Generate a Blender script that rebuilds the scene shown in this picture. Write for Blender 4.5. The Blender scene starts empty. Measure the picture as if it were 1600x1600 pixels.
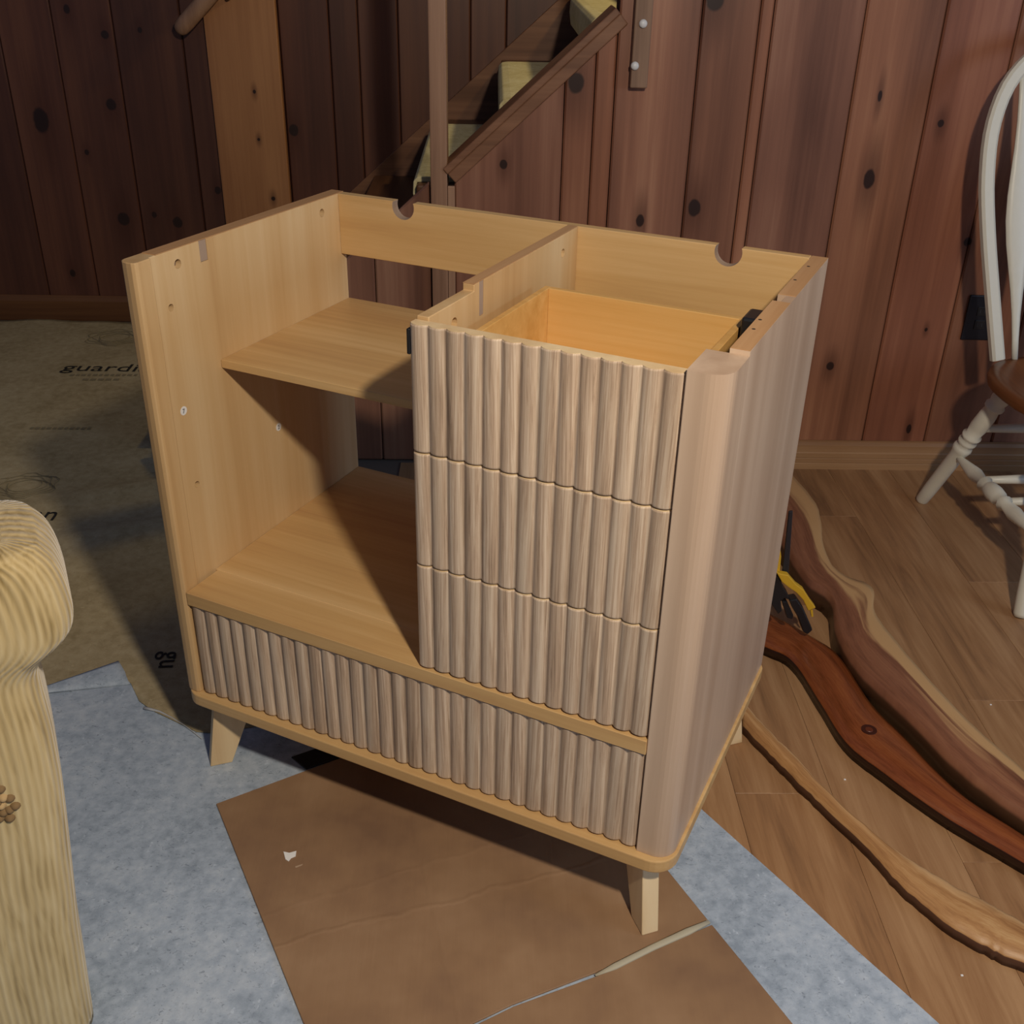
import bpy, bmesh, math, random
from mathutils import Vector, Matrix, noise
random.seed(7)
S = bpy.context.scene
COL = S.collection

# ------------------------------------------------------------------ camera
# world frame: x along the panelled wall, y away from the camera, z up, the wall face is y = 0
CAM = Vector((-0.89961602, -2.81757641, 1.39535554))
FW = Vector((0.02106059, 0.87475876, -0.48410077))
RT = Vector((0.99972344, -0.0133581, 0.01935476))
UP = Vector((-0.01046408, 0.48437451, 0.87479817))
FPX = 1665.2475
cd = bpy.data.cameras.new('camera'); cam = bpy.data.objects.new('camera', cd); COL.objects.link(cam)
cd.sensor_width = 36.0; cd.lens = FPX / 1600 * 36.0; cd.clip_start = .05; cd.clip_end = 60
M4 = Matrix.Identity(4)
for i in range(3):
    M4[i][0] = RT[i]; M4[i][1] = UP[i]; M4[i][2] = -FW[i]; M4[i][3] = CAM[i]
cam.matrix_world = M4
S.camera = cam

# ------------------------------------------------------------------ light and exposure
S.view_settings.view_transform = 'Standard'; S.view_settings.look = 'None'
S.view_settings.gamma = 1.0; S.view_settings.exposure = 0.0; S.view_settings.use_curve_mapping = False
world = bpy.data.worlds.new('world'); S.world = world; world.use_nodes = True
bg = world.node_tree.nodes['Background']; bg.inputs[0].default_value = (.50, .62, 1.0, 1); bg.inputs[1].default_value = .115

def lamp(name, kind, loc, energy, col, **k):
    l = bpy.data.lights.new(name, kind); l.energy = energy; l.color = col
    o = bpy.data.objects.new(name, l); COL.objects.link(o); o.location = loc
    for a, v in k.items(): setattr(l, a, v)
    return o
LAMP = Vector((-.418, -2.883, 2.08))
lamp('ceiling_bulb', 'POINT', LAMP, 146, (1.0, .86, .68), shadow_soft_size=.055)
lamp('stair_bulb', 'POINT', (.05, .62, 2.15), 30, (1.0, .80, .42), shadow_soft_size=.05)
wl_ = lamp('window_daylight', 'AREA', (2.9, -2.6, 1.55), 30, (.62, .78, 1.0), shape='RECTANGLE', size=1.4, size_y=.9)
wl_.rotation_euler = (Vector((-.6, -.9, .5)) - wl_.location).to_track_quat('-Z', 'Y').to_euler()

# ------------------------------------------------------------------ pixel helpers
def ray(u, v): return FW * FPX + RT * (u - 800) - UP * (v - 800)
def fl(u, v, z=0.0):
    d = ray(u, v); return CAM + d * ((z - CAM.z) / d.z)
def wl(u, v, y=0.0):
    d = ray(u, v); return CAM + d * ((y - CAM.y) / d.y)
def onplane(u, v, pt, n):
    d = ray(u, v); return CAM + d * ((pt - CAM).dot(n) / d.dot(n))

# ------------------------------------------------------------------ mesh helpers
class MB:
    def __init__(s): s.v = []; s.f = []; s.a = {}
    def add(s, vs, fs):
        o = len(s.v); s.v += [tuple(x) for x in vs]; s.f += [tuple(i + o for i in f) for f in fs]
    def box(s, x0, x1, y0, y1, z0, z1):
        s.add([(x0,y0,z0),(x1,y0,z0),(x1,y1,z0),(x0,y1,z0),(x0,y0,z1),(x1,y0,z1),(x1,y1,z1),(x0,y1,z1)],
              [(0,3,2,1),(4,5,6,7),(0,1,5,4),(1,2,6,5),(2,3,7,6),(3,0,4,7)])
    def prism(s, poly, d):           # poly: 3D points, extruded by vector d
        n = len(poly); d = Vector(d); a = [Vector(q) for q in poly]; b = [q + d for q in a]
        s.add(a + b, [tuple(range(n))[::-1], tuple(range(n, 2*n))] + [(i, (i+1) % n, n + (i+1) % n, n + i) for i in range(n)])
    def loft(s, rings, cap=True, close=True):
        n = len(rings[0]); vs = [q for r in rings for q in r]; fs = []
        for k in range(len(rings) - 1):
            for i in range(n if close else n - 1):
                j = (i+1) % n; fs.append((k*n+i, k*n+j, (k+1)*n+j, (k+1)*n+i))
        if cap: fs += [tuple(range(n))[::-1], tuple(range((len(rings)-1)*n, len(rings)*n))]
        s.add(vs, fs)
    def tube(s, pts, rad, n=10, flat=1.0, ref=None):
        pts = [Vector(q) for q in pts]; rings = []
        if not isinstance(rad, (list, tuple)): rad = [rad] * len(pts)
        for i, q in enumerate(pts):
            t = (pts[min(i+1, len(pts)-1)] - pts[max(i-1, 0)]).normalized()
            a = Vector(ref) if ref else (Vector((0,0,1)) if abs(t.z) < .9 else Vector((0,1,0)))
            u = (a - t * a.dot(t)).normalized(); w = t.cross(u)
            rings.append([q + (u * math.cos(2*math.pi*k/n) + w * math.sin(2*math.pi*k/n) * flat) * rad[i] for k in range(n)])
        s.loft(rings)
    def lathe(s, A, B, prof, n=14):    # prof: (t, r) along A->B
        A = Vector(A); B = Vector(B); s.tube2([A + (B-A)*t for t, r in prof], [r for t, r in prof], (B-A).normalized(), n)
    def tube2(s, pts, rad, t, n):
        a = Vector((0,0,1)) if abs(t.z) < .9 else Vector((0,1,0))
        u = (a - t * a.dot(t)).normalized(); w = t.cross(u)
        s.loft([[q + (u*math.cos(2*math.pi*k/n) + w*math.sin(2*math.pi*k/n))*r for k in range(n)] for q, r in zip(pts, rad)])
    def build(s, name, mat, parent=None, bevel=0, smooth=False, seg=2):
        me = bpy.data.meshes.new(name); me.from_pydata(s.v, [], s.f)
        bm = bmesh.new(); bm.from_mesh(me); bmesh.ops.recalc_face_normals(bm, faces=bm.faces)
        if bevel:
            es = [e for e in bm.edges if len(e.link_faces) == 2 and e.calc_face_angle(0) > .6]
            bmesh.ops.bevel(bm, geom=es, offset=bevel, segments=seg, affect='EDGES', profile=.5, clamp_overlap=True)
        bm.to_mesh(me); bm.free()
        for k, vals in s.a.items():
            at = me.attributes.new(k, 'FLOAT', 'POINT')
            at.data.foreach_set('value', vals)
        o = bpy.data.objects.new(name, me); COL.objects.link(o)
        if mat: me.materials.append(mat)
        if smooth:
            for pl in me.polygons: pl.use_smooth = True
        if parent: o.parent = parent
        return o
def tag(o, label=None, cat=None, group=None, kind=None):
    if label: o['label'] = label
    if cat: o['category'] = cat
    if group: o['group'] = group
    if kind: o['kind'] = kind
    return o
def empty(name, loc=(0,0,0), rz=0):
    o = bpy.data.objects.new(name, None); COL.objects.link(o); o.location = loc; o.rotation_euler = (0,0,rz); return o
def cut(o, mb):
    c = mb.build('cutter', None, o.parent)
    m = o.modifiers.new('b', 'BOOLEAN'); m.operation = 'DIFFERENCE'; m.object = c; m.solver = 'EXACT'
    bpy.context.view_layer.update()
    dg = bpy.context.evaluated_depsgraph_get()
    me = bpy.data.meshes.new_from_object(o.evaluated_get(dg)); o.modifiers.clear(); old = o.data; o.data = me
    bpy.data.meshes.remove(old); bpy.data.objects.remove(c)
    return o
def rrect(x0, x1, y0, y1, r, n=6):      # rounded rectangle, r = (bl, br, tr, tl) radii
    if not isinstance(r, (tuple, list)): r = (r,)*4
    out = []
    for (cx, cy, rr, a0) in ((x0, y0, r[0], math.pi), (x1, y0, r[1], 1.5*math.pi), (x1, y1, r[2], 0), (x0, y1, r[3], .5*math.pi)):
        ox = cx + (rr if cx == x0 else -rr); oy = cy + (rr if cy == y0 else -rr)
        if rr <= 1e-6: out.append((cx, cy)); continue
        for k in range(n + 1):
            a = a0 + .5*math.pi*k/n; out.append((ox + rr*math.cos(a), oy + rr*math.sin(a)))
    return out
def text_mesh(txt, size, name, mat, parent, loc, rz=0, rot=None, xs=1.0, thick=.0002):
    c = bpy.data.curves.new('t', 'FONT'); c.body = txt; c.size = size; c.extrude = thick; c.resolution_u = 3
    t = bpy.data.objects.new('t', c); COL.objects.link(t); bpy.context.view_layer.update()
    me = bpy.data.meshes.new_from_object(t.evaluated_get(bpy.context.evaluated_depsgraph_get()))
    bpy.data.objects.remove(t); bpy.data.curves.remove(c)
    o = bpy.data.objects.new(name, me); COL.objects.link(o); me.materials.clear(); me.materials.append(mat)
    o.location = loc; o.rotation_euler = rot if rot else (0, 0, rz); o.scale = (xs, 1, 1); o.parent = parent
    return o
def lerp(pts, t):                   # sample a polyline (list of tuples) smoothly, catmull-rom
    n = len(pts) - 1; f = min(max(t*n, 0), n - 1e-6); i = int(f); f -= i
    P = [Vector(pts[min(max(k, 0), n)]) for k in (i-1, i, i+1, i+2)]
    return .5*((2*P[1]) + (P[2]-P[0])*f + (2*P[0]-5*P[1]+4*P[2]-P[3])*f*f + (3*P[1]-P[0]-3*P[2]+P[3])*f**3)

# ------------------------------------------------------------------ materials
class N:
    def __init__(s, name, rough=.5, spec=.5):
        s.m = bpy.data.materials.new(name); s.m.use_nodes = True; s.t = s.m.node_tree
        s.b = s.t.nodes['Principled BSDF']; s.b.inputs['Roughness'].default_value = rough
        s.b.inputs['Specular IOR Level'].default_value = spec
    def n(s, typ, **k):
        x = s.t.nodes.new(typ)
        for a, v in k.items():
            if a.startswith('i_'):
                key = a[2:]; key = int(key) if key.isdigit() else key
                s.set(x.inputs[key], v)
            else: setattr(x, a, v)
        return x
    def set(s, inp, v):
        if isinstance(v, bpy.types.NodeSocket): s.t.links.new(v, inp)
        elif isinstance(v, bpy.types.Node): s.t.links.new(v.outputs[0], inp)
        else: inp.default_value = v
    def math(s, op, a, b=0.0, c=0.0):
        x = s.n('ShaderNodeMath', operation=op); s.set(x.inputs[0], a); s.set(x.inputs[1], b); s.set(x.inputs[2], c); return x.outputs[0]
    def coord(s, scale=(1,1,1), loc=(0,0,0), rnd=0.0, kind='Object', rot=(0,0,0)):
        c = s.n('ShaderNodeTexCoord').outputs[kind]
        if rnd:
            oi = s.n('ShaderNodeObjectInfo'); v = s.n('ShaderNodeVectorMath', operation='SCALE'); v.inputs[0].default_value = (rnd, rnd*1.7, rnd*2.3)
            s.set(v.inputs['Scale'], oi.outputs['Random']); a = s.n('ShaderNodeVectorMath', operation='ADD'); s.set(a.inputs[0], c); s.set(a.inputs[1], v.outputs[0]); c = a.outputs[0]
        m = s.n('ShaderNodeMapping'); s.set(m.inputs[0], c); m.inputs['Scale'].default_value = scale; m.inputs['Location'].default_value = loc; m.inputs['Rotation'].default_value = rot
        return m.outputs[0]
    def noise(s, vec, scale=5, detail=4, rough=.55, dist=0.0):
        x = s.n('ShaderNodeTexNoise'); s.set(x.inputs['Vector'], vec); x.inputs['Scale'].default_value = scale
        x.inputs['Detail'].default_value = detail; x.inputs['Roughness'].default_value = rough; x.inputs['Distortion'].default_value = dist
        return x.outputs[0]
    def ramp(s, fac, stops):
        x = s.n('ShaderNodeValToRGB'); s.set(x.inputs[0], fac); e = x.color_ramp.elements
        while len(e) < len(stops): e.new(.5)
        for q, (p, c) in zip(e, stops): q.position = p; q.color = (*c, 1) if len(c) == 3 else c
        return x.outputs[0]
    def mix(s, fac, a, b, mode='MIX'):
        x = s.n('ShaderNodeMix', data_type='RGBA', blend_type=mode); s.set(x.inputs[0], fac)
        for i, v in ((6, a), (7, b)): s.set(x.inputs[i], (*v, 1) if isinstance(v, tuple) and len(v) == 3 else v)
        return x.outputs[2]
    def smooth(s, v, a, b, lo=0.0, hi=1.0):
        x = s.n('ShaderNodeMapRange', interpolation_type='SMOOTHSTEP'); s.set(x.inputs[0], v)
        for i, q in zip((1,2,3,4), (a,b,lo,hi)): x.inputs[i].default_value = q
        return x.outputs[0]
    def bump(s, h, strength=.3, dist=.002):
        x = s.n('ShaderNodeBump'); s.set(x.inputs['Height'], h); x.inputs['Strength'].default_value = strength; x.inputs['Distance'].default_value = dist
        s.set(s.b.inputs['Normal'], x.outputs[0])
    def out(s, col): s.set(s.b.inputs['Base Color'], (*col, 1) if isinstance(col, tuple) else col); return s.m
def plain(name, col, rough=.5, metal=0, spec=.5):
    q = N(name, rough, spec); q.b.inputs['Metallic'].default_value = metal
    f = q.noise(q.coord(), 60, 3); c = q.mix(q.math('MULTIPLY', f, .25), col, tuple(x*.75 for x in col)); return q.out(c)
def hexs(h):
    r = [int(h[i:i+2], 16)/255 for i in (0,2,4)]; return tuple(x/12.92 if x <= .04045 else ((x+.055)/1.055)**2.4 for x in r)
AX = {'X': (.035, 1, 1), 'Y': (1, .035, 1), 'Z': (1, 1, .035)}
def wood(name, dark, mid, light, axis='Z', scale=55, rough=.45, rnd=1.0, tone=.0, streak=.35, bump=.05, spec=.35, cath=0.0, cscale=(6,6,6)):
    q = N(name, rough, spec); v = q.coord(AX[axis], rnd=rnd)
    f1 = q.noise(v, scale, 6, .65, .3); f2 = q.noise(v, scale*.16, 3, .5, .8)
    f = q.math('ADD', q.math('MULTIPLY', f1, streak), q.math('MULTIPLY', f2, 1 - streak))
    c = q.ramp(f, [(.33, dark), (.5, mid), (.68, light)])
    if cath:
        sc = tuple(a*b for a, b in zip((6,6,6), [(.25 if k == axis else 1) for k in 'XYZ'])); w = q.noise(q.coord(sc, rnd=rnd*1.3), 1.4, 2, .5, .6)
        c = q.mix(q.smooth(q.math('SINE', q.math('MULTIPLY', w, 60)), .2, 1, 0, cath), c, dark)
    if tone:
        oi = q.n('ShaderNodeObjectInfo'); hs = q.n('ShaderNodeHueSaturation'); q.set(hs.inputs['Value'], q.math('ADD', q.math('MULTIPLY', oi.outputs['Random'], tone), 1 - tone/2)); q.set(hs.inputs['Color'], c); c = hs.outputs[0]
    q.bump(f1, bump*3, .001)
    return q.out(c)

def pine(name, dark, mid, light, knots, rough=.4, tone=.3, grain=46):
    """varnished knotty pine boards with their knots (x, z, radius) where the boards have them"""
    q = N(name, rough, .45); v = q.coord((1, 1, .03), rnd=3.0)
    f1 = q.noise(v, grain, 5, .6, .3); f2 = q.noise(v, 7, 3, .5, .5); f3 = q.noise(q.coord((1, 1, .22), rnd=5.0), 3.2, 3, .5, .6)
    f = q.math('ADD', q.math('MULTIPLY', f1, .22), q.math('ADD', q.math('MULTIPLY', f2, .38), q.math('MULTIPLY', f3, .4)))
    c = q.ramp(f, [(.34, dark), (.5, mid), (.64, light)])
    sep = q.n('ShaderNodeSeparateXYZ'); q.set(sep.inputs[0], q.n('ShaderNodeTexCoord').outputs['Object'])
    wob = q.math('MULTIPLY', q.math('SUBTRACT', q.noise(q.coord(), 40, 2), .5), .35)
    d = None; h = None
    for (x, z, r, el) in knots:
        dx = q.math('MULTIPLY', q.math('SUBTRACT', sep.outputs[0], x), 1/r); dz = q.math('MULTIPLY', q.math('SUBTRACT', sep.outputs[2], z), 1/(r*el))
        e = q.math('ADD', q.math('SQRT', q.math('ADD', q.math('MULTIPLY', dx, dx), q.math('MULTIPLY', dz, dz))), wob)
        d = e if d is None else q.math('MINIMUM', d, e)
        dz2 = q.math('MULTIPLY', dz, .45); e2 = q.math('SQRT', q.math('ADD', q.math('MULTIPLY', dx, dx), q.math('MULTIPLY', dz2, dz2)))
        h = e2 if h is None else q.math('MINIMUM', h, e2)
    oi = q.n('ShaderNodeObjectInfo'); hs = q.n('ShaderNodeHueSaturation'); q.set(hs.inputs['Value'], q.math('ADD', q.math('MULTIPLY', oi.outputs['Random'], tone), 1 - tone/2)); q.set(hs.inputs['Color'], c); c = q.mix(1.0, hs.outputs[0], oi.outputs['Color'], 'MULTIPLY')
    if d is not None:
        hh = q.math('ADD', h, q.math('MULTIPLY', f1, .8))
        c = q.mix(q.smooth(hh, .6, 3.2, .6, 0), c, hexs('46251a'))
        c = q.mix(q.smooth(d, .75, 1.05, .95, 0), c, hexs('241310'))
    q.bump(f1, .12, .001)
    return q.out(c)

def kw(l, y=0.0):
    out = []
    for (u, v, r, el) in l:
        w = wl(u, v, y); out.append((w.x, w.z, r, el))
    return out
KN_FRONT = kw([(900,130,.022,1.2),(787,257,.011,1.2),(1117,0,.024,1.1),(1085,325,.018,1.4),(1358,280,.016,1.7),(1297,572,.012,1.1),(1375,150,.006,2.5),
               (1470,193,.009,1.2),(1512,378,.012,1.1),(1447,515,.005,1.2),(1000,345,.012,1.5),(1420,670,.008,2)])
KN_FAR = kw([(457,205,.019,1.2),(60,190,.030,1.6),(160,55,.015,1),(170,165,.020,1.1),(132,240,.009,1.2),(215,48,.009,1.2),(190,345,.024,1.1),(238,338,.010,1.3),
             (275,350,.020,1.1),(338,300,.013,1.2),(100,15,.012,1.4),(110,430,.012,1.3)], 1.2)
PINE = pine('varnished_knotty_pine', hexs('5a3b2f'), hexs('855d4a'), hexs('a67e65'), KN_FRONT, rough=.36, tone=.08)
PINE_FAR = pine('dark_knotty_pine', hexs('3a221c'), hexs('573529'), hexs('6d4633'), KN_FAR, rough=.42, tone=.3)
PINE_BOARD = pine('light_pine_board', hexs('6e4229'), hexs('9a6a45'), hexs('b07f55'), kw([(395,145,.006,1.2),(402,220,.006,1),(425,313,.008,1)], 1.17), tone=.1, grain=60)
TRIM = wood('varnished_trim', hexs('553726'), hexs('75513b'), hexs('8c654b'), 'X', 50, .42, tone=.12)
TRIM_V = wood('varnished_trim_vertical', hexs('765643'), hexs('9a775f'), hexs('b08d73'), 'Z', 50, .42)
OAK_V = wood('oak_laminate_vertical', hexs('b68f5f'), hexs('caa97b'), hexs('d8be95'), 'Z', 38, .42, streak=.3, bump=.02)
OAK_X = wood('oak_laminate_lengthwise', hexs('b88f60'), hexs('c9a46f'), hexs('d8b785'), 'X', 45, .42, streak=.5, bump=.02)
OAK_Y = wood('oak_edge_band', hexs('a98055'), hexs('b98f65'), hexs('c9a278'), 'Y', 45, .45, streak=.5, bump=.02)
OAK_OUT = wood('oak_laminate_outer_cool_lit', hexs('b59a82'), hexs('cbb29a'), hexs('d9c4ad'), 'Z', 30, .36, streak=.25, bump=.02, spec=.5)  # same laminate, greyer: the cool light is put into its colour
LEGW = wood('pale_birch', hexs('d3b589'), hexs('e2c99f'), hexs('ebd6b0'), 'Z', 45, .5, bump=.02)
MDF = plain('grey_board_core', hexs('a08a78'), .8)
HOLE = plain('dark_hole', hexs('3a2a20'), .9)
BLACK = plain('black_plastic', hexs('1c1c1f'), .35)
WHITE_ST = plain('white_sticker', hexs('e8e8e8'), .5)
INK = plain('blue_black_ink', hexs('222436'), .6)

def rib_mat(pitch):
    q = N('ribbed_oak_veneer', .48, .35)
    sep = q.n('ShaderNodeSeparateXYZ'); q.set(sep.inputs[0], q.n('ShaderNodeTexCoord').outputs['Object'])
    cell = q.math('FLOOR', q.math('MULTIPLY', sep.outputs[0], 1/pitch)); wn = q.n('ShaderNodeTexWhiteNoise', noise_dimensions='2D')
    cmb = q.n('ShaderNodeCombineXYZ'); q.set(cmb.inputs[0], cell); oi = q.n('ShaderNodeObjectInfo'); q.set(cmb.inputs[1], oi.outputs['Random']); q.set(wn.inputs[0], cmb.outputs[0])
    v2 = q.n('ShaderNodeCombineXYZ'); q.set(v2.inputs[0], q.math('ADD', sep.outputs[0], q.math('MULTIPLY', sep.outputs[2], q.math('MULTIPLY', q.math('SUBTRACT', wn.outputs[0], .5), .05))))
    q.set(v2.inputs[1], q.math('MULTIPLY', wn.outputs[0], 9)); q.set(v2.inputs[2], q.math('MULTIPLY', sep.outputs[2], .022))
    f1 = q.noise(v2.outputs[0], 330, 5, .7, .6); f2 = q.noise(v2.outputs[0], 60, 2, .5, 1.2)
    f = q.math('ADD', q.math('MULTIPLY', f1, .62), q.math('MULTIPLY', f2, .38))
    c = q.ramp(f, [(.33, hexs('86705c')), (.47, hexs('b59d86')), (.60, hexs('cfbca6'))])
    hs = q.n('ShaderNodeHueSaturation'); q.set(hs.inputs['Value'], q.math('ADD', q.math('MULTIPLY', wn.outputs[0], .22), .89)); q.set(hs.inputs['Color'], c)
    q.bump(f1, .18, .001)
    return q.out(hs.outputs[0])

def felt(name, a, b, c, fleck):
    q = N(name, .85, .25); v = q.coord()
    f = q.math('ADD', q.math('MULTIPLY', q.noise(v, 5, 4, .6, .4), .45), q.math('MULTIPLY', q.noise(v, 45, 4, .65), .55)); col = q.ramp(f, [(.36, a), (.5, b), (.64, c)])
    fl_ = q.noise(q.coord((1, 1.6, 1)), 95, 4, .75, 1.2); col = q.mix(q.smooth(fl_, .56, .70, 0, .6), col, fleck)
    col = q.mix(q.smooth(q.noise(q.coord((1.5,1,1), (3,1,0)), 55, 3, .7), .62, .74, 0, .35), col, tuple(min(1, x*1.5) for x in c))
    q.bump(q.noise(v, 130, 4), .35, .002)
    return q.out(col)
FELT_BLUE = felt('blue_grey_fibre_felt', hexs('8e9cad'), hexs('a7b5c6'), hexs('bac6d4'), hexs('525d6e'))
FELT_TAN = felt('printed_grey_tan_felt', hexs('938464'), hexs('a59676'), hexs('b0a283'), hexs('857759'))
PRINT = plain('black_print', hexs('1d1a18'), .8)
PRINT_FAINT = plain('faded_print', hexs('857a60'), .85)

# ------------------------------------------------------------------ the setting
fm = MB(); fm.box(-4.6, 2.8, -4.2, 1.32, -.06, -.003)
floor = tag(fm.build('floor', plain('subfloor', hexs('6d6257'), .9)), kind='structure')
def plank_mat():
    q = N('vinyl_plank', .38, .45); v = q.coord((1, .07, 1), rnd=7.0)
    f1 = q.noise(v, 40, 6, .68, .5); f2 = q.noise(v, 7, 3, .5, 1.0)
    f = q.math('ADD', q.math('MULTIPLY', f1, .5), q.math('MULTIPLY', f2, .5))
    c = q.ramp(f, [(.32, hexs('70523a')), (.48, hexs('98724f')), (.66, hexs('b18c66'))])
    oi = q.n('ShaderNodeObjectInfo'); hs = q.n('ShaderNodeHueSaturation'); q.set(hs.inputs['Value'], q.math('ADD', q.math('MULTIPLY', oi.outputs['Random'], .14), .93)); q.set(hs.inputs['Color'], c)
    q.bump(f1, .15, .001); return q.out(hs.outputs[0])
VINYL = plank_mat()
PW = .18; pm = {}
for i in range(-5, 13):
    x0 = -.262 + i*PW; off = -1.357 if i == -1 else -1.357 + ((i*.437) % 1.2) - .6
    j = -3
    while True:
        y0 = off + j*1.22; y1 = y0 + 1.22; j += 1
        if y0 > 0: break
        a, b = max(y0, -3.6), min(y1, -.002)
        if b - a < .05: continue
        key = round(b - a, 3)
        if key not in pm:
            m = MB(); m.box(.0002, PW - .0002, .0002, key - .0002, -.0025, 0); o = m.build('floor_plank', VINYL, floor, .0006, seg=1); pm[key] = o.data
        else:
            o = bpy.data.objects.new('floor_plank', pm[key]); COL.objects.link(o); o.parent = floor
        o.location = (x0, a, 0)

# far wall behind the stair, vertical boards
YF = 1.225
wf = MB(); wf.box(-4.6, 1.2, YF + .02, YF + .1, -.003, 2.4)
wall_back = tag(wf.build('wall_back', plain('wall_backing', hexs('2c1a14'), .9)), kind='structure')
x = -4.6; ws = [.19, .24, .17, .22, .2, .25, .18]
xs_far = []; xx = -4.6; k = 0
for xe in [wl(75,0,YF).x, wl(170,0,YF).x, wl(285,60,YF).x, wl(440,100,YF).x, wl(515,60,YF).x, wl(560,60,YF).x, wl(622,60,YF).x, wl(735,60,YF).x, wl(791,40,YF).x]: xs_far.append(xe)
while xs_far[0] > -4.5: xs_far.insert(0, xs_far[0] - ws[k % 7]); k += 1
while xs_far[-1] < 1.1: xs_far.append(xs_far[-1] + ws[k % 7]); k += 1
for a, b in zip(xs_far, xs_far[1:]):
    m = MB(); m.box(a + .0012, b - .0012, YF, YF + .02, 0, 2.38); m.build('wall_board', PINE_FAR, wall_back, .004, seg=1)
bl = MB(); h = .098
bl.prism([(-4.6, YF, 0), (-4.6, YF - .016, 0), (-4.6, YF - .016, h - .02), (-4.6, YF - .009, h - .006), (-4.6, YF - .004, h), (-4.6, YF, h)], (2.70, 0, 0))
tag(bl.build('baseboard_left', wood('dark_baseboard', hexs('3f2717'), hexs('5f3d24'), hexs('75502f'), 'X', 45, .5)), kind='structure')

# front wall, with the raking knee wall under the stair
def ytop(x): return .829 + (x + 1.015) * (.388/.425)
BOARD_TONE = [(1,.95,.95), (1.05,.93,.84), (1.3,1.15,1.0), (1.18,1.12,1.08), (.98,.9,.84), (1.35,1.22,1.1), (1.0,.96,.98), (1.32,1.22,1.08), (1.15,.95,.86), (.95,.85,.78)]
XJ = [-1.0, wl(882,150).x, wl(926,200).x, wl(960,150).x, wl(1090,100).x, wl(1186,40).x, wl(1207,40).x, wl(1340,100).x, wl(1483,0).x, .372, .57, .76, .99, 1.17, 1.38, 1.6, 1.79, 2.0, 2.22, 2.4, 2.6, 2.8]
wb = MB(); wb.prism([(-1.0, .02, -.003), (2.8, .02, -.003), (2.8, .02, 2.4), (-.6, .02, 2.4), (-.6, .02, ytop(-.6) - .03), (-1.0, .02, ytop(-1.0) - .03)], (0, .06, 0))
wall_right = tag(wb.build('wall_right', plain('stud_backing', hexs('3a231a'), .9)), kind='structure')
for n_, (a, b) in enumerate(zip(XJ, XJ[1:])):
    a += .0012; b -= .0012; m = MB()
    if b < -.595: poly = [(a, 0, .0), (b, 0, .0), (b, 0, ytop(b) - .035), (a, 0, ytop(a) - .035)]
    else: poly = [(a, 0, 0), (b, 0, 0), (b, 0, 2.38), (a, 0, 2.38)]
    m.prism(poly, (0, .02, 0)); o = m.build('wall_board', PINE, wall_right, .0045, seg=1); o.color = (*BOARD_TONE[n_ % 10], 1)
XK = [-1.80, -1.62, -1.42, wl(585, 425).x, -1.062]
for a, b in zip(XK, XK[1:]):
    a += .0012; b -= .0012; m = MB(); m.prism([(a, .012, 0), (b, .012, 0), (b, .012, ytop(b) + .02), (a, .012, ytop(a) + .02)], (0, .02, 0)); m.build('wall_board', PINE, wall_right, .0045, seg=1)
# raking cap on the knee wall
dirv = Vector((.425, 0, .388)).normalized(); nrm = Vector((-dirv.z, 0, dirv.x))
A = Vector((-1.016, 0, ytop(-1.016))); L = .565
m = MB()
for (n0, n1, y0, y1) in ((0, .018, -.018, .1), (-.030, 0, -.012, 0)):
    base = A + Vector((0, y0, 0))
    m.prism([base + nrm*n0, base + dirv*L + nrm*n0, base + dirv*L + nrm*n1, base + nrm*n1], (0, y1 - y0, 0))
tag(m.build('trim_1', TRIM, None, .003), kind='structure')
m = MB(); m.box(-1.060, -1.017, -.012, .085, 0, 2.4); tag(m.build('trim_2', TRIM_V, None, .003), kind='structure')
m = MB(); m.box(-1.0165, -.998, -.012, 0, .0, ytop(-1.016) - .03); tag(m.build('trim_3', TRIM_V, None, .002), kind='structure')
# pine post board on the far wall
m = MB(); m.box(-1.895, -1.648, YF - .028, YF, 0, 2.38); tag(m.build('trim_4', PINE_BOARD, None, .003), kind='structure')
# raking skirt board of the stair
m = MB(); sk0 = wl(569, 280, YF - .02); sk1 = wl(791, 75, YF - .02); sd = (sk1 - sk0).normalized(); sn = Vector((-sd.z, 0, sd.x))
P0 = Vector((-1.645, YF - .022, sk0.z + (-1.645 - sk0.x)*sd.z/sd.x)); P1 = P0 + sd*2.4
m.prism([P0, P1, P1 - sn*.34, P0 - sn*.34], (0, .022, 0)); tag(m.build('trim_5', TRIM, None, .002), kind='structure')
# moulded baseboard of the front wall
bb = MB(); h = .088
pr = [(0,0),(-.016,0),(-.016,.018),(-.0145,.02),(-.016,.022),(-.016,.034),(-.0145,.036),(-.016,.038),(-.016,.052),(-.014,.055),(-.012,.075),(-.008,.085),(-.003,.088),(0,.088)]
bb.prism([(-.995, y, z) for y, z in pr], (3.79, 0, 0))
tag(bb.build('baseboard_right', wood('pine_baseboard', hexs('7a5538'), hexs('96714f'), hexs('a98560'), 'X', 60, .4)), kind='structure')

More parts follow.
